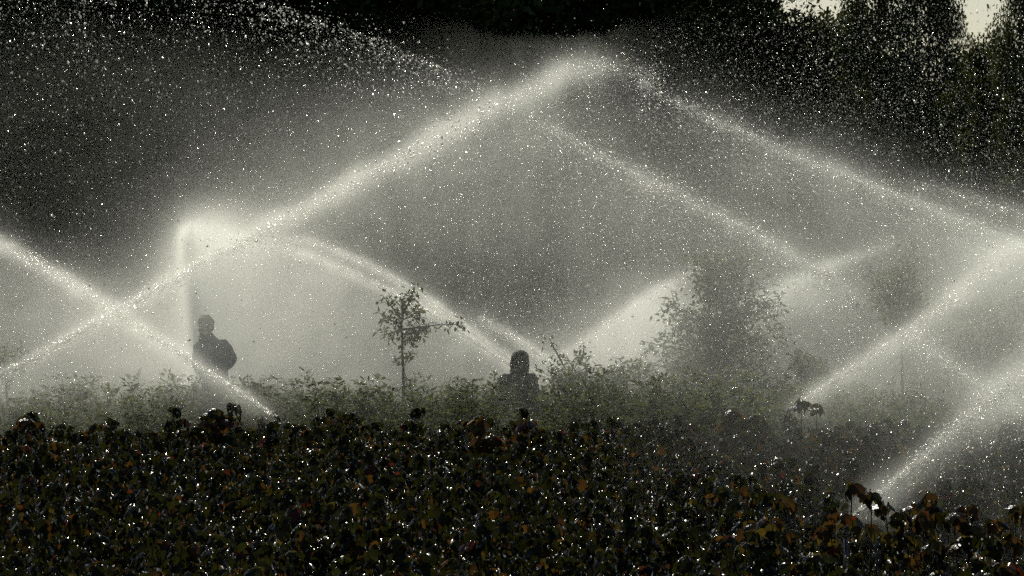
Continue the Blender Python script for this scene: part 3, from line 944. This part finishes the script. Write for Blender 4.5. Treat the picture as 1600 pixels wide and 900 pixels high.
# each jet: label, points (photo x, y, distance), number of drops, spread at both ends (m), drop radius (m) at both ends,
#           mist density along its core at both ends, fall = share of drops that has dropped below the stream, stretch
JETS = [
    dict(n="long", lab="longest jet climbing from the outer edge behind the plume up to the highest crest",
         pts=[(-120, 655, 45), (0, 588, 46), (180, 488, 47.5), (290, 427, 48.5), (430, 352, 50), (600, 262, 51.5), (700, 208, 52), (850, 132, 53), (935, 106, 54), (1020, 118, 54.5)],
         lig=(3600, .8, .02, .07, .0042), drops=52000, spread=(.03, .30), rad=(.0035, .0055), mist=[(0, 1.0), (.2, 1.1), (.38, 1.5), (.6, 1.6), (.72, 1.25), (.86, .7), (.94, .25), (1, 0)], mr=(.07, .40), fall=.35, st=2.4),
    dict(n="outer", lab="jet of coarse drops sloping along the top of the spray dome's far flank",
         pts=[(1000, 128, 50), (1080, 170, 50), (1240, 243, 50), (1400, 305, 50), (1500, 345, 50), (1660, 410, 50)],
         drops=40000, spread=(.15, .09), rad=(.006, .005), vol=(.18, (.10, .14, .10), 0.0), mist=[(0, 0), (.12, .1), (.3, .7), (.6, 1.0), (1, .9)], mr=(.22, .16), fall=.45, st=2.2),
    dict(n="inner", lab="jet of bright broken drops crossing the middle of the dome down to the big tree",
         pts=[(820, 180, 47), (900, 225, 47), (1000, 275, 47), (1100, 327, 47), (1230, 398, 47), (1300, 440, 47), (1345, 478, 47)],
         drops=30000, spread=(.15, .10), rad=(.006, .0055), vol=(.18, (.10, .14, .10), 0.0), mist=[(0, .05), (.3, .7), (.8, .9), (1, .1)], mr=(.2, .15), fall=.4, st=2.4),
    dict(n="crossing", lab="jet from the dark field edge crossing in front of the bent-armed person",
         pts=[(432, 652, 41), (370, 610, 42), (300, 565, 43), (180, 488, 45), (80, 425, 46.5), (0, 380, 47.5), (-80, 342, 48.5)],
         lig=(2600, .8, .008, .055, .0034), ex=1.0, drops=30000, spread=(.015, .14), rad=(.0016, .0042), mist=[(0, 0), (.12, .5), (.3, .9), (.6, .9), (1, .9)], mr=(.035, .17), fall=.3, st=3.0),
    dict(n="arch upper", lab="upper of the two arching jets that come down behind the sapling",
         pts=[(850, 592, 56), (790, 556, 56), (725, 512, 56), (670, 470, 56), (600, 428, 56), (540, 398, 56), (478, 376, 56), (420, 372, 56)],
         lig=(1200, .7, .012, .035, .0038), drops=12000, spread=(.02, .12), rad=(.004, .005), mist=[(0, 1.0), (.4, 1.4), (.8, .8), (1, .2)], mr=(.05, .12), fall=.25, st=2.4),
    dict(n="arch lower", lab="lower of the two arching jets that come down behind the sapling",
         pts=[(830, 592, 55), (780, 560, 55), (720, 520, 55), (660, 482, 55), (600, 452, 55), (520, 415, 55), (440, 388, 55), (380, 378, 55)],
         lig=(1200, .7, .012, .035, .0038), drops=12000, spread=(.02, .13), rad=(.004, .005), mist=[(0, 1.2), (.4, 1.8), (.8, 1.4), (1, .4)], mr=(.05, .16), fall=.25, st=2.4),
    dict(n="short", lab="short thin jet dropping just behind the long-haired person's head",
         pts=[(890, 590, 57), (860, 568, 57), (830, 545, 57), (790, 520, 57), (750, 497, 57)],
         lig=(600, .6, .015, .04, .0038), drops=6000, spread=(.02, .12), rad=(.004, .005), mist=[(0, 1.3), (.5, 1.6), (1, .2)], mr=(.06, .18), fall=.25, st=2.4),
    dict(n="plume", lab="upright white plume of water bursting behind the bent-armed person",
         pts=[(309, 600, 58), (305, 540, 57), (301, 470, 56), (298, 400, 54.5), (298, 352, 53)],
         drops=16000, spread=(.06, .07), rad=(.004, .004), mist=[(0, .8), (.4, 1.0), (.85, 1.3), (1, .5)], mr=(.17, .13), vol=(1.9, (.25, .2, .1), 1.0), fall=.1, st=2.0),
    dict(n="plume top", lab="bright spray falling off the plume's peak toward the long climbing jet",
         pts=[(306, 366, 53), (325, 368, 52.5), (352, 372, 52), (395, 376, 51), (440, 380, 50)],
         drops=9000, spread=(.07, .18), rad=(.004, .004), mist=[(0, .9), (.4, 1.0), (1, .2)], mr=(.10, .30), vol=(.12, (.12, .1, .08), 0.0), fall=.5, st=1.6),
    dict(n="burst", lab="bright jet bursting upward into the near side of the big tree, past the long-haired person",
         pts=[(870, 560, 60), (950, 508, 60), (1040, 450, 60), (1120, 402, 60)],
         drops=8000, spread=(.05, .12), rad=(.004, .005), mist=[(0, .2), (.4, 1.0), (.66, 1.5), (.75, .5), (1, 0)], mr=(.16, .22), fall=.5, st=2.0),
    dict(n="behind tree", lab="jet rising out from behind the big tree on its far side",
         pts=[(1120, 502, 59.6), (1190, 468, 59), (1280, 425, 58.5), (1345, 398, 58), (1400, 380, 57.8)],
         drops=6500, spread=(.06, .14), rad=(.004, .005), mist=[(0, .2), (.3, 1.2), (.6, 1.1), (1, .0)], mr=(.2, .2), fall=.5, st=2.0),
    dict(n="far pair", lab="jet rising from the field's far edge up to the bright knot of spray",
         pts=[(1235, 640, 42), (1300, 598, 43), (1420, 520, 45), (1500, 458, 46), (1570, 402, 47), (1640, 368, 48)],
         lig=(2200, .8, .012, .06, .0036), drops=22000, spread=(.02, .14), rad=(.0035, .005), mist=[(0, 0), (.08, .5), (.5, .9), (.9, 1.6), (1, 1.2)], mr=(.05, .18), fall=.3, st=2.6),
    dict(n="lower cross", lab="ragged jet slanting down from the crossing point to the near jet",
         pts=[(1425, 522, 40), (1470, 558, 39), (1530, 600, 38), (1580, 632, 37), (1650, 672, 36)],
         lig=(500, 1.0, .05, .05, .003), drops=4500, spread=(.06, .07), rad=(.004, .004), mist=[(0, .2), (.5, .35), (1, .35)], mr=(.12, .12), fall=.5, st=3.0),
    dict(n="near", lab="nearest strong jet spurting from between the dark shoots up and out of the picture",
         pts=[(1322, 818, 27), (1340, 802, 27.2), (1400, 752, 28), (1470, 692, 29), (1540, 634, 30), (1600, 590, 31), (1680, 535, 32.4)],
         lig=(3800, .75, .006, .055, .0032), ex=.9, drops=32000, spread=(.008, .11), rad=(.0014, .0036), mist=[(0, .1), (.1, .7), (.2, .8), (.6, .8), (1, .9)], mr=(.03, .13), fall=.25, st=4.0),
    dict(n="edge faint", lab="faint high arc of fine spray near the picture's edge above the bright knot",
         pts=[(1420, 285, 56), (1490, 303, 56), (1550, 322, 56), (1650, 345, 56)],
         drops=7000, spread=(.16, .12), rad=(.005, .005), mist=[(0, .05), (.6, .25), (1, .35)], mr=(.25, .2), fall=.5, st=1.8),
    dict(n="left curtain", lab="descending curtain of coarse sparkling drops along the top of the spray",
         pts=[(330, -30, 33), (430, 10, 33), (520, 45, 33), (620, 85, 33), (700, 118, 33), (760, 150, 33)],
         drops=5200, spread=(.13, .10), rad=(.0065, .0055), mist=[(0, .02), (1, .05)], mr=(.2, .15), fall=.5, st=1.3),
]

# ---- mist thickness seen across the place (rows top to bottom, columns along the width), as a share of full whiteness 0..255
MAP_X = np.arange(0, 1601, 100)
MAP_Y = np.array([0, 50, 100, 150, 200, 250, 300, 350, 400, 450, 500, 550, 600, 650, 700])
MAP = np.array([
    [20, 20, 20, 15, 10, 6, 4, 4, 4, 4, 4, 6, 8, 10, 10, 10, 10],
    [35, 38, 38, 35, 28, 20, 12, 8, 5, 5, 8, 10, 12, 12, 12, 12, 12],
    [42, 45, 48, 50, 48, 45, 40, 25, 15, 25, 20, 16, 16, 14, 13, 13, 13],
    [48, 48, 52, 60, 68, 75, 80, 80, 85, 65, 45, 28, 20, 16, 14, 14, 14],
    [45, 45, 55, 70, 85, 100, 110, 115, 95, 92, 85, 65, 38, 22, 18, 18, 20],
    [45, 45, 60, 80, 98, 115, 115, 100, 102, 95, 85, 82, 68, 45, 32, 30, 32],
    [42, 45, 70, 92, 115, 130, 100, 92, 105, 100, 92, 88, 82, 85, 68, 55, 55],
    [42, 52, 78, 125, 148, 100, 90, 95, 108, 105, 100, 92, 85, 88, 100, 100, 105],
    [60, 80, 98, 178, 175, 120, 86, 92, 105, 108, 108, 98, 88, 95, 105, 122, 145],
    [108, 116, 130, 195, 186, 168, 125, 95, 100, 112, 145, 120, 125, 118, 112, 130, 145],
    [140, 148, 162, 198, 188, 178, 165, 130, 108, 140, 180, 140, 125, 122, 122, 130, 140],
    [145, 152, 165, 190, 188, 178, 172, 162, 135, 178, 180, 135, 120, 122, 128, 132, 138],
    [150, 155, 165, 180, 180, 172, 165, 155, 145, 160, 150, 130, 120, 125, 128, 130, 132],
    [120, 125, 135, 140, 135, 125, 120, 115, 110, 105, 105, 100, 100, 110, 115, 115, 115],
    [60, 60, 60, 60, 60, 60, 60, 60, 60, 60, 60, 60, 60, 60, 60, 60, 60]], dtype=float)


def smooth_interp(px, py):
    """smooth bicubic-ish lookup of the map"""
    fx = np.clip(px / 100.0, 0, 15.999); fy = np.clip(py / 50.0, 0, 13.999)
    ix, iy = fx.astype(int), fy.astype(int)
    tx, ty = fx - ix, fy - iy
    tx = tx * tx * (3 - 2 * tx) * .5 + tx * .5; ty = ty * ty * (3 - 2 * ty) * .5 + ty * .5
    return (MAP[iy, ix] * (1 - tx) * (1 - ty) + MAP[iy, ix + 1] * tx * (1 - ty) + MAP[iy + 1, ix] * (1 - tx) * ty + MAP[iy + 1, ix + 1] * tx * ty)


def value_noise(shape, cells, rg):
    """smooth 3-D noise in 0..1 on a grid"""
    c = [max(2, int(k) + 2) for k in cells]
    Gd = rg.random(c)
    out = Gd
    for ax, n_ in enumerate(shape):
        f = np.linspace(0, c[ax] - 1.001, n_); i = f.astype(int); t = f - i; t = t * t * (3 - 2 * t)
        sh = [1, 1, 1]; sh[ax] = n_
        out = np.take(out, i, axis=ax) * (1 - t.reshape(sh)) + np.take(out, i + 1, axis=ax) * t.reshape(sh)
    return out


def tau_of(v):
    """optical thickness that reads as that brightness"""
    L = (v / 255.0) ** 2.2
    return -np.log(1 - np.clip(L * MIST_K, 0, .95))


MIST_K = 0.88


def volume_box(name, label, lo, hi, res, dens, mat):
    """a body of mist: density values on a 3-D grid turned into a real volume"""
    nx_, ny_, nz_ = res
    me = bpy.data.meshes.new(name)
    N_ = nx_ * ny_ * nz_
    me.vertices.add(N_)
    a = me.attributes.new("mist_density", 'FLOAT', 'POINT')
    a.data.foreach_set("value", np.ascontiguousarray(dens.transpose(2, 1, 0), dtype=np.float32).ravel())   # index = x + nx*(y + ny*z)
    me.materials.append(mat)
    o = link(name, me)
    tag(o, label, "mist", None, 'stuff')
    gt = bpy.data.node_groups.new(name, 'GeometryNodeTree')
    gt.interface.new_socket("Geometry", in_out='INPUT', socket_type='NodeSocketGeometry')
    gt.interface.new_socket("Geometry", in_out='OUTPUT', socket_type='NodeSocketGeometry')
    N, L = gt.nodes, gt.links
    gi = N.new("NodeGroupInput"); go = N.new("NodeGroupOutput")
    pos = N.new("GeometryNodeInputPosition"); sep = N.new("ShaderNodeSeparateXYZ"); L.new(pos.outputs[0], sep.inputs[0])
    ids = []
    for ax in range(3):
        m = N.new("ShaderNodeMapRange"); m.clamp = True
        m.inputs["From Min"].default_value = lo[ax]; m.inputs["From Max"].default_value = hi[ax]
        m.inputs["To Min"].default_value = 0; m.inputs["To Max"].default_value = res[ax] - 1
        L.new(sep.outputs[ax], m.inputs["Value"])
        r_ = N.new("ShaderNodeMath"); r_.operation = 'ROUND'; L.new(m.outputs[0], r_.inputs[0]); ids.append(r_)
    def math_(op, a_, b_):
        m = N.new("ShaderNodeMath"); m.operation = op
        for i_, q in enumerate((a_, b_)):
            if isinstance(q, (int, float)): m.inputs[i_].default_value = q
            else: L.new(q, m.inputs[i_])
        return m.outputs[0]
    ix_ = math_('ADD', ids[0].outputs[0], math_('MULTIPLY', math_('ADD', ids[1].outputs[0], math_('MULTIPLY', ids[2].outputs[0], float(ny_))), float(nx_)))
    at_ = N.new("GeometryNodeInputNamedAttribute"); at_.data_type = 'FLOAT'; at_.inputs["Name"].default_value = "mist_density"
    si = N.new("GeometryNodeSampleIndex"); si.data_type = 'FLOAT'; si.domain = 'POINT'
    L.new(gi.outputs[0], si.inputs["Geometry"]); L.new(at_.outputs[0], si.inputs["Value"]); L.new(ix_, si.inputs["Index"])
    vc = N.new("GeometryNodeVolumeCube")
    vc.inputs["Min"].default_value = lo; vc.inputs["Max"].default_value = hi
    vc.inputs["Resolution X"].default_value, vc.inputs["Resolution Y"].default_value, vc.inputs["Resolution Z"].default_value = res
    L.new(si.outputs[0], vc.inputs["Density"])
    sm_ = N.new("GeometryNodeSetMaterial"); sm_.inputs["Material"].default_value = mat
    L.new(vc.outputs[0], sm_.inputs["Geometry"]); L.new(sm_.outputs[0], go.inputs[0])
    md = o.modifiers.new("mist", 'NODES'); md.node_group = gt
    return o


def add_jet(D, lo, hi, res, curve, js, jr, amp=1.0):
    """gaussian column of fine mist round a jet's path"""
    st_ = [(hi[k] - lo[k]) / (res[k] - 1) for k in range(3)]
    s = np.linspace(0, 1, len(curve))
    jrg = np.random.default_rng(int(abs(curve[0][0]) * 1000) + len(curve))
    pul = .55 + .9 * np.interp(s, np.linspace(0, 1, 34), jrg.random(34))          # the stream pulses and wavers
    wav = np.stack([np.interp(s, np.linspace(0, 1, 28), jrg.normal(0, 1, 28)) for _ in range(3)], -1)
    for i in range(0, len(curve) - 1):
        r = np.interp(s[i], [0, 1], jr); p = curve[i] + wav[i] * r * .35
        r = r * (.8 + .5 * pul[i]) * .85
        a = np.interp(s[i], [q[0] for q in js], [q[1] for q in js]) * amp * pul[i]
        ry = max(r, .55)                                  # drift in depth
        sl = []
        ok = True
        for k, rr in enumerate((r, ry, r)):
            rk = max(rr, st_[k] * .8)
            a0 = int(math.floor((p[k] - 2.6 * rk - lo[k]) / st_[k])); a1 = int(math.ceil((p[k] + 2.6 * rk - lo[k]) / st_[k])) + 1
            a0, a1 = max(a0, 0), min(a1, res[k])
            if a1 <= a0: ok = False; break
            sl.append((a0, a1, rk))
        if not ok: continue
        ds = np.linalg.norm(curve[i + 1] - curve[i])
        g_ = []
        for k in range(3):
            a0, a1, rk = sl[k]
            c = lo[k] + np.arange(a0, a1) * st_[k]
            g_.append(np.exp(-.5 * ((c - p[k]) / rk) ** 2))
        # normalise: density integrates to a per metre of path through its own width
        w_ = a * ds / (math.sqrt(2 * math.pi) * sl[0][2]) * 1.0 / (math.sqrt(2 * math.pi) * sl[1][2])
        D[sl[0][0]:sl[0][1], sl[1][0]:sl[1][1], sl[2][0]:sl[2][1]] += w_ * g_[0][:, None, None] * g_[1][None, :, None] * g_[2][None, None, :]


# ---- main body of mist
lo = (-7.6, 38.0, -0.05); hi = (7.6, 63.0, 6.6)
res = (310, 46, 140)
X = np.linspace(lo[0], hi[0], res[0]); Y = np.linspace(lo[1], hi[1], res[1]); Z = np.linspace(lo[2], hi[2], res[2])
XX, ZZ = np.meshgrid(X, Z, indexing='ij')
PX = 800 + XX * F / 53.0; PY = HOR - (ZZ - CAM_H) * F / 53.0
vv = smooth_interp(PX, PY)
tau2 = tau_of(np.where(vv > 140, vv + (vv - 140) * .24, vv - (140 - vv) * .05))
prof = np.exp(-.5 * ((Y - 53.6) / 3.3) ** 2) + .055 * np.clip((Y - 39) / 6, 0, 1)
prof *= np.clip((Y - lo[1]) / 1.5, 0, 1) * np.clip((hi[1] - Y) / 1.5, 0, 1)
prof /= prof.sum() * (Y[1] - Y[0])
D = tau2[:, None, :] * prof[None, :, None]
rn = np.random.default_rng(77)
n1 = value_noise(res, (9, 8, 6), rn); n2 = value_noise(res, (26, 16, 16), rn); n3 = value_noise(res, (70, 30, 40), rn)
NZ = .55 + .9 * (n1 * .5 + n2 * .32 + n3 * .18)
D *= NZ
for J in JETS:
    J['c'] = spline([at(*p) for p in J['pts']], 260)
    if J['n'] not in ('near', 'lower cross', 'left curtain'):
        core, (h1, h2, h3), side = J.get('vol', (.42, (.05, .07, .05), 0.0))
        mr = J['mr']
        add_jet(D, lo, hi, res, J['c'], J['mist'], [q * .30 for q in mr], core)
        for k_, (am, sh, wd) in enumerate(((h1, .55, .8), (h2, 1.4, 1.5), (h3, 2.8, 2.2))):
            w_ = np.linspace(mr[0], mr[1], len(J['c']))[:, None]
            halo = J['c'] + (np.array([1.0, 0, 0]) * side - np.array([0, 0, 1.0]) * (1 - side)) * w_ * sh
            if am: add_jet(D, lo, hi, res, halo, J['mist'], [q * wd for q in mr], am)
GLOWS = [(312, 440, 53, .11, .62, .55, 'col'), (330, 392, 52.5, .24, .22, .75, 'col'), (332, 460, 53, .22, .55, .5, 'col'), (385, 385, 52, .38, .16, .40, 'col'), (345, 540, 54, .5, .4, .25, 'col'),
         (1015, 500, 59.5, .42, .32, 1.1, 'burst'), (950, 545, 59.5, .6, .3, .5, 'burst'), (1225, 462, 58, .45, .18, .45, 'fan'), (1565, 405, 48, .22, .16, .55, ''), (1585, 440, 48, .4, .35, .2, ''),
         (1560, 610, 45, .25, .2, .25, '')]
for gx_, gy_, gd_, rx_, rz_, tt_, kd_ in GLOWS:
    c_ = at(gx_, gy_, gd_)
    e2 = np.exp(-.5 * ((XX - c_[0]) / rx_) ** 2 - .5 * ((ZZ - c_[2]) / rz_) ** 2)
    if kd_ == 'col':
        zt_ = at(300, 348, gd_)[2] - (XX - at(297, 400, gd_)[0]) * .17
        e2 *= 1 / (1 + np.exp(-(zt_ - ZZ) / .05))
        e2 *= 1 / (1 + np.exp(-(XX - (at(293, 400, gd_)[0])) / .035))
    if kd_ in ('burst', 'fan'):                   # the jet's path is the sharp upper edge
        (x0_, z0_), (x1_, z1_) = [(at(*q_)[0], at(*q_)[2]) for q_ in (((900, 540, 59.5), (1042, 446, 59.5)) if kd_ == 'burst' else ((1190, 468, 58), (1345, 398, 58)))]
        zl_ = z0_ + (XX - x0_) * (z1_ - z0_) / (x1_ - x0_)
        e2 *= 1 / (1 + np.exp(-(zl_ + .04 - ZZ) / .04))
    D += tt_ * e2[:, None, :] * (np.exp(-.5 * ((Y - gd_) / 1.1) ** 2) / (math.sqrt(2 * math.pi) * 1.1))[None, :, None]
streak = value_noise(res, (110, 9, 9), rn)
D *= (.60 + .80 * (n2 * .4 + n3 * .6)) * (.80 + .40 * streak)
D = np.clip(D, 0, 6)
D[:, 0, :] = 0; D[:, -1, :] = 0; D[0] = 0; D[-1] = 0; D[:, :, -1] = 0
volume_box("mist", "pale drifting water mist hanging over the nursery bed", lo, hi, res, D, M_MIST)

# ---- thin veil near the closest jet
lo2 = (-1.0, 26.0, 0.2); hi2 = (5.6, 41.0, 3.4); res2 = (150, 34, 72)
X2 = np.linspace(lo2[0], hi2[0], res2[0]); Y2 = np.linspace(lo2[1], hi2[1], res2[1]); Z2 = np.linspace(lo2[2], hi2[2], res2[2])
A, B, Cc = np.meshgrid(X2, Y2, Z2, indexing='ij')
px_ = 800 + A * F / B
D2 = .0085 * np.clip((px_ - 820) / 700, 0, 1) ** 1.5 * np.clip((3.2 - Cc) / 1.6, 0, 1) * np.clip((B - 26) / 3, 0, 1) * np.clip((41 - B) / 1.5, 0, 1)
D2 *= .5 + value_noise(res2, (6, 4, 6), rn)
for J in JETS:
    if J['n'] in ('near', 'lower cross'):
        add_jet(D2, lo2, hi2, res2, J['c'], J['mist'], [q * .5 for q in J['mr']], .2)
        add_jet(D2, lo2, hi2, res2, J['c'] - np.array([0, 0, .05]), J['mist'], [q * 1.3 for q in J['mr']], .08)
for ax in range(3):
    sl0 = [slice(None)] * 3; sl0[ax] = 0; D2[tuple(sl0)] = 0; sl0[ax] = -1; D2[tuple(sl0)] = 0
volume_box("mist", "thin veil of mist round the nearest jet over the dark field", lo2, hi2, res2, D2, M_MIST)

# ---- jets of drops
NOZZLES = {}
for J in JETS:
    n = J['drops']; c = J['c']
    rg = np.random.default_rng(abs(hash(J['n'])) % 1 + len(J['lab']) * 13)
    n = int(n * .5)
    # water leaves the nozzle in pulses, so the stream runs in ragged packets
    gs = np.linspace(0, 1, 600)
    wt = (.25 + gs ** .6) * (.55 + .9 * np.interp(gs, np.linspace(0, 1, 42), rg.random(42))) * (.6 + .8 * np.interp(gs, np.linspace(0, 1, 130), rg.random(130)))
    cdf = np.cumsum(wt); cdf /= cdf[-1]
    s = np.interp(rg.random(n), cdf, gs)
    idx_ = s * (len(c) - 1.001); i = idx_.astype(int); f = (idx_ - i)[:, None]
    P = c[i] * (1 - f) + c[i + 1] * f
    wob = np.stack([np.interp(s, np.linspace(0, 1, 60), rg.normal(0, 1, 60)) for _ in range(3)], -1)
    tg = c[i + 1] - c[i]
    sp = (J['spread'][0] + (J['spread'][1] - J['spread'][0]) * s ** J.get('ex', 1.4)) * .85
    # the stream breaks into ragged packets
    core_ = rg.random(n) < .6
    off = rg.normal(0, 1, (n, 3)) * (sp * np.where(core_, .28, 1.0))[:, None] + wob * (sp * .22)[:, None]
    off[:, 1] *= 1.5
    P = P + off
    fl = rg.random(n) < J['fall']
    P[fl, 2] -= np.abs(rg.exponential(1, fl.sum())) * sp[fl] * 3.4
    rad = J['rad'][0] + (J['rad'][1] - J['rad'][0]) * s
    rad = rad * np.clip(rg.lognormal(-.28, .48, n), .3, 2.6)
    dv = tg / (np.linalg.norm(tg, axis=1)[:, None]) + rg.normal(0, .12, (n, 3))
    stv = 1 + (J['st'] - 1) * (1.2 - .8 * s) * rg.uniform(.5, 1.2, n)
    lg = J.get('lig')
    if lg:                                                # solid strands and ragged ligaments where the stream is still whole
        m = lg[0]
        s2 = rg.random(m) ** 1.3 * lg[1]
        i2 = (s2 * (len(c) - 1.001)).astype(int); f2 = (s2 * (len(c) - 1.001) - i2)[:, None]
        P2 = c[i2] * (1 - f2) + c[i2 + 1] * f2
        sp2 = lg[2] + (lg[3] - lg[2]) * s2 / lg[1]
        P2 = P2 + rg.normal(0, 1, (m, 3)) * sp2[:, None]
        t2_ = c[i2 + 1] - c[i2]; t2_ /= np.linalg.norm(t2_, axis=1)[:, None]
        P = np.vstack([P, P2]); rad = np.concatenate([rad, lg[4] * np.clip(rg.lognormal(0, .35, m), .5, 2)])
        dv = np.vstack([dv, t2_ + rg.normal(0, .035, (m, 3))]); stv = np.concatenate([stv, rg.uniform(5, 18, m)])
    o = link("water_jet", drops_mesh("water_jet", P, rad, dv, stv, M_DROP, rg))
    tag(o, J['lab'], "water jet", "jets thrown by the irrigation sprinklers")

for nm, lab in (("crossing", "sprinkler at the dark field edge feeding the jet that crosses the bent-armed person"),
                ("far pair", "sprinkler on the far field edge beside the nodding dark shoot"),
                ("near", "closest sprinkler, half hidden between the dark shoots"),):
    c = [J for J in JETS if J['n'] == nm][0]['c']
    sprinkler(c[0], c[3] - c[0], lab)


# ---- falling drops everywhere under the arcs
def clump(px, d, py):
    """sheets and gaps in the falling water"""
    X_ = (px - 800) * d / F; Z_ = (py - HOR) * d / F
    v = np.sin(X_ * 2.1 + 1.3 * np.sin(Z_ * 1.7 + .6)) * np.sin(Z_ * 1.9 + 1.1 * np.sin(X_ * 1.3 + d * .4)) + .6 * np.sin(X_ * 6.3 + Z_ * 3.1 + d) * np.sin(Z_ * 4.7 - X_ * 2.2)
    return np.clip(.62 + .3 * v, .12, 1)


def scatter(n, d_mean, d_sd, weight, rad, rg, d_lo=20, d_hi=70, box=(0, 1600, 0, 900)):
    """drops spread through the air; weight(x, y) thins them out"""
    out = []
    need = n
    while need > 0:
        m = int(need * 2.5) + 1000
        px = rg.uniform(box[0] - 40, box[1] + 40, m); py = rg.uniform(box[2] - 20, box[3], m)
        d = np.clip(rg.normal(d_mean, d_sd, m), d_lo, d_hi)
        k = rg.random(m) < weight(px, py) * clump(px, d, py)
        px, py, d = px[k], py[k], d[k]
        p = np.stack([(px - 800) * d / F, d, CAM_H - (py - HOR) * d / F], -1)
        p = p[p[:, 2] > .1]
        out.append(p); need -= len(p)
    p = np.vstack(out)[:n]
    return p, rad * np.clip(rg.lognormal(-.25, .6, n), .3, 2.4)


def w_map(px, py):
    return np.clip((smooth_interp(np.clip(px, 0, 1600), np.clip(py, 0, 699)) / 150.0) ** 1.1, 0, 1) * np.clip((700 - py) / 60, 0, 1) * np.clip((py + 60) / 330, .25, 1)


def w_left(px, py):           # coarse drops, upper left, under the descending curtain
    edge = -45 + (px - 280) * .39
    edge = np.where(px < 280, -60, edge)
    return np.where(py > edge, np.exp(-np.clip(py - np.maximum(edge, 0), 0, 999) / 135.0), 0) * np.clip((790 - px) / 90, 0, 1)


def w_right(px, py):          # fine drops before the dark wood, upper right
    lo_edge = 140 + (px - 950) * .42
    return np.clip((px - 860) / 260, 0, 1) * np.clip((lo_edge + 40 - py) / 60, .15, 1) * np.clip((py + 30 - np.interp(px, [860, 1100, 1250], [110, 25, 0])) / 60, 0.0, 1) * (py < 620)


def w_dome(px, py):           # middle dome
    return np.exp(-((px - 980) / 420) ** 2) * np.clip((py - 100) / 60, 0, 1) * np.clip((620 - py) / 60, 0, 1)


def w_field(px, py):          # drops over the field
    return (np.clip((px - 800) / 600, 0.12, 1)) * np.clip((py - 560) / 80, 0, 1)


rd = np.random.default_rng(99)
def spray(name, label, sets, mat):
    Pp = np.vstack([s_[0] for s_ in sets]); Rr = np.concatenate([s_[1] for s_ in sets])
    dv = np.tile(np.array([[.25, 0, -1.0]]), (len(Pp), 1)) + rd.normal(0, .5, (len(Pp), 3))
    o = link(name, drops_mesh(name, Pp, Rr, dv, rd.uniform(1, 1.9, len(Pp)), mat, rd))
    tag(o, label, "water drops", None, 'stuff')


spray("falling_drops", "countless fine water drops falling through the air under the jets",
      [scatter(300000, 52, 3.5, w_map, .0025, rd, 43, 62), scatter(24000, 44, 5, w_right, .0028, rd, 30, 56),
       scatter(42000, 45, 4, w_dome, .0029, rd, 34, 56)], M_FINE)
spray("coarse_drops", "scattered bigger drops sparkling high in the air and over the dark field",
      [scatter(6500, 30, 5, w_left, .0041, rd), scatter(2200, 27, 6, w_field, .0024, rd, 17, 40), scatter(1500, 24, 4, w_right, .0032, rd, 15, 32)], M_COARSE)
print("objects", len(bpy.data.objects))
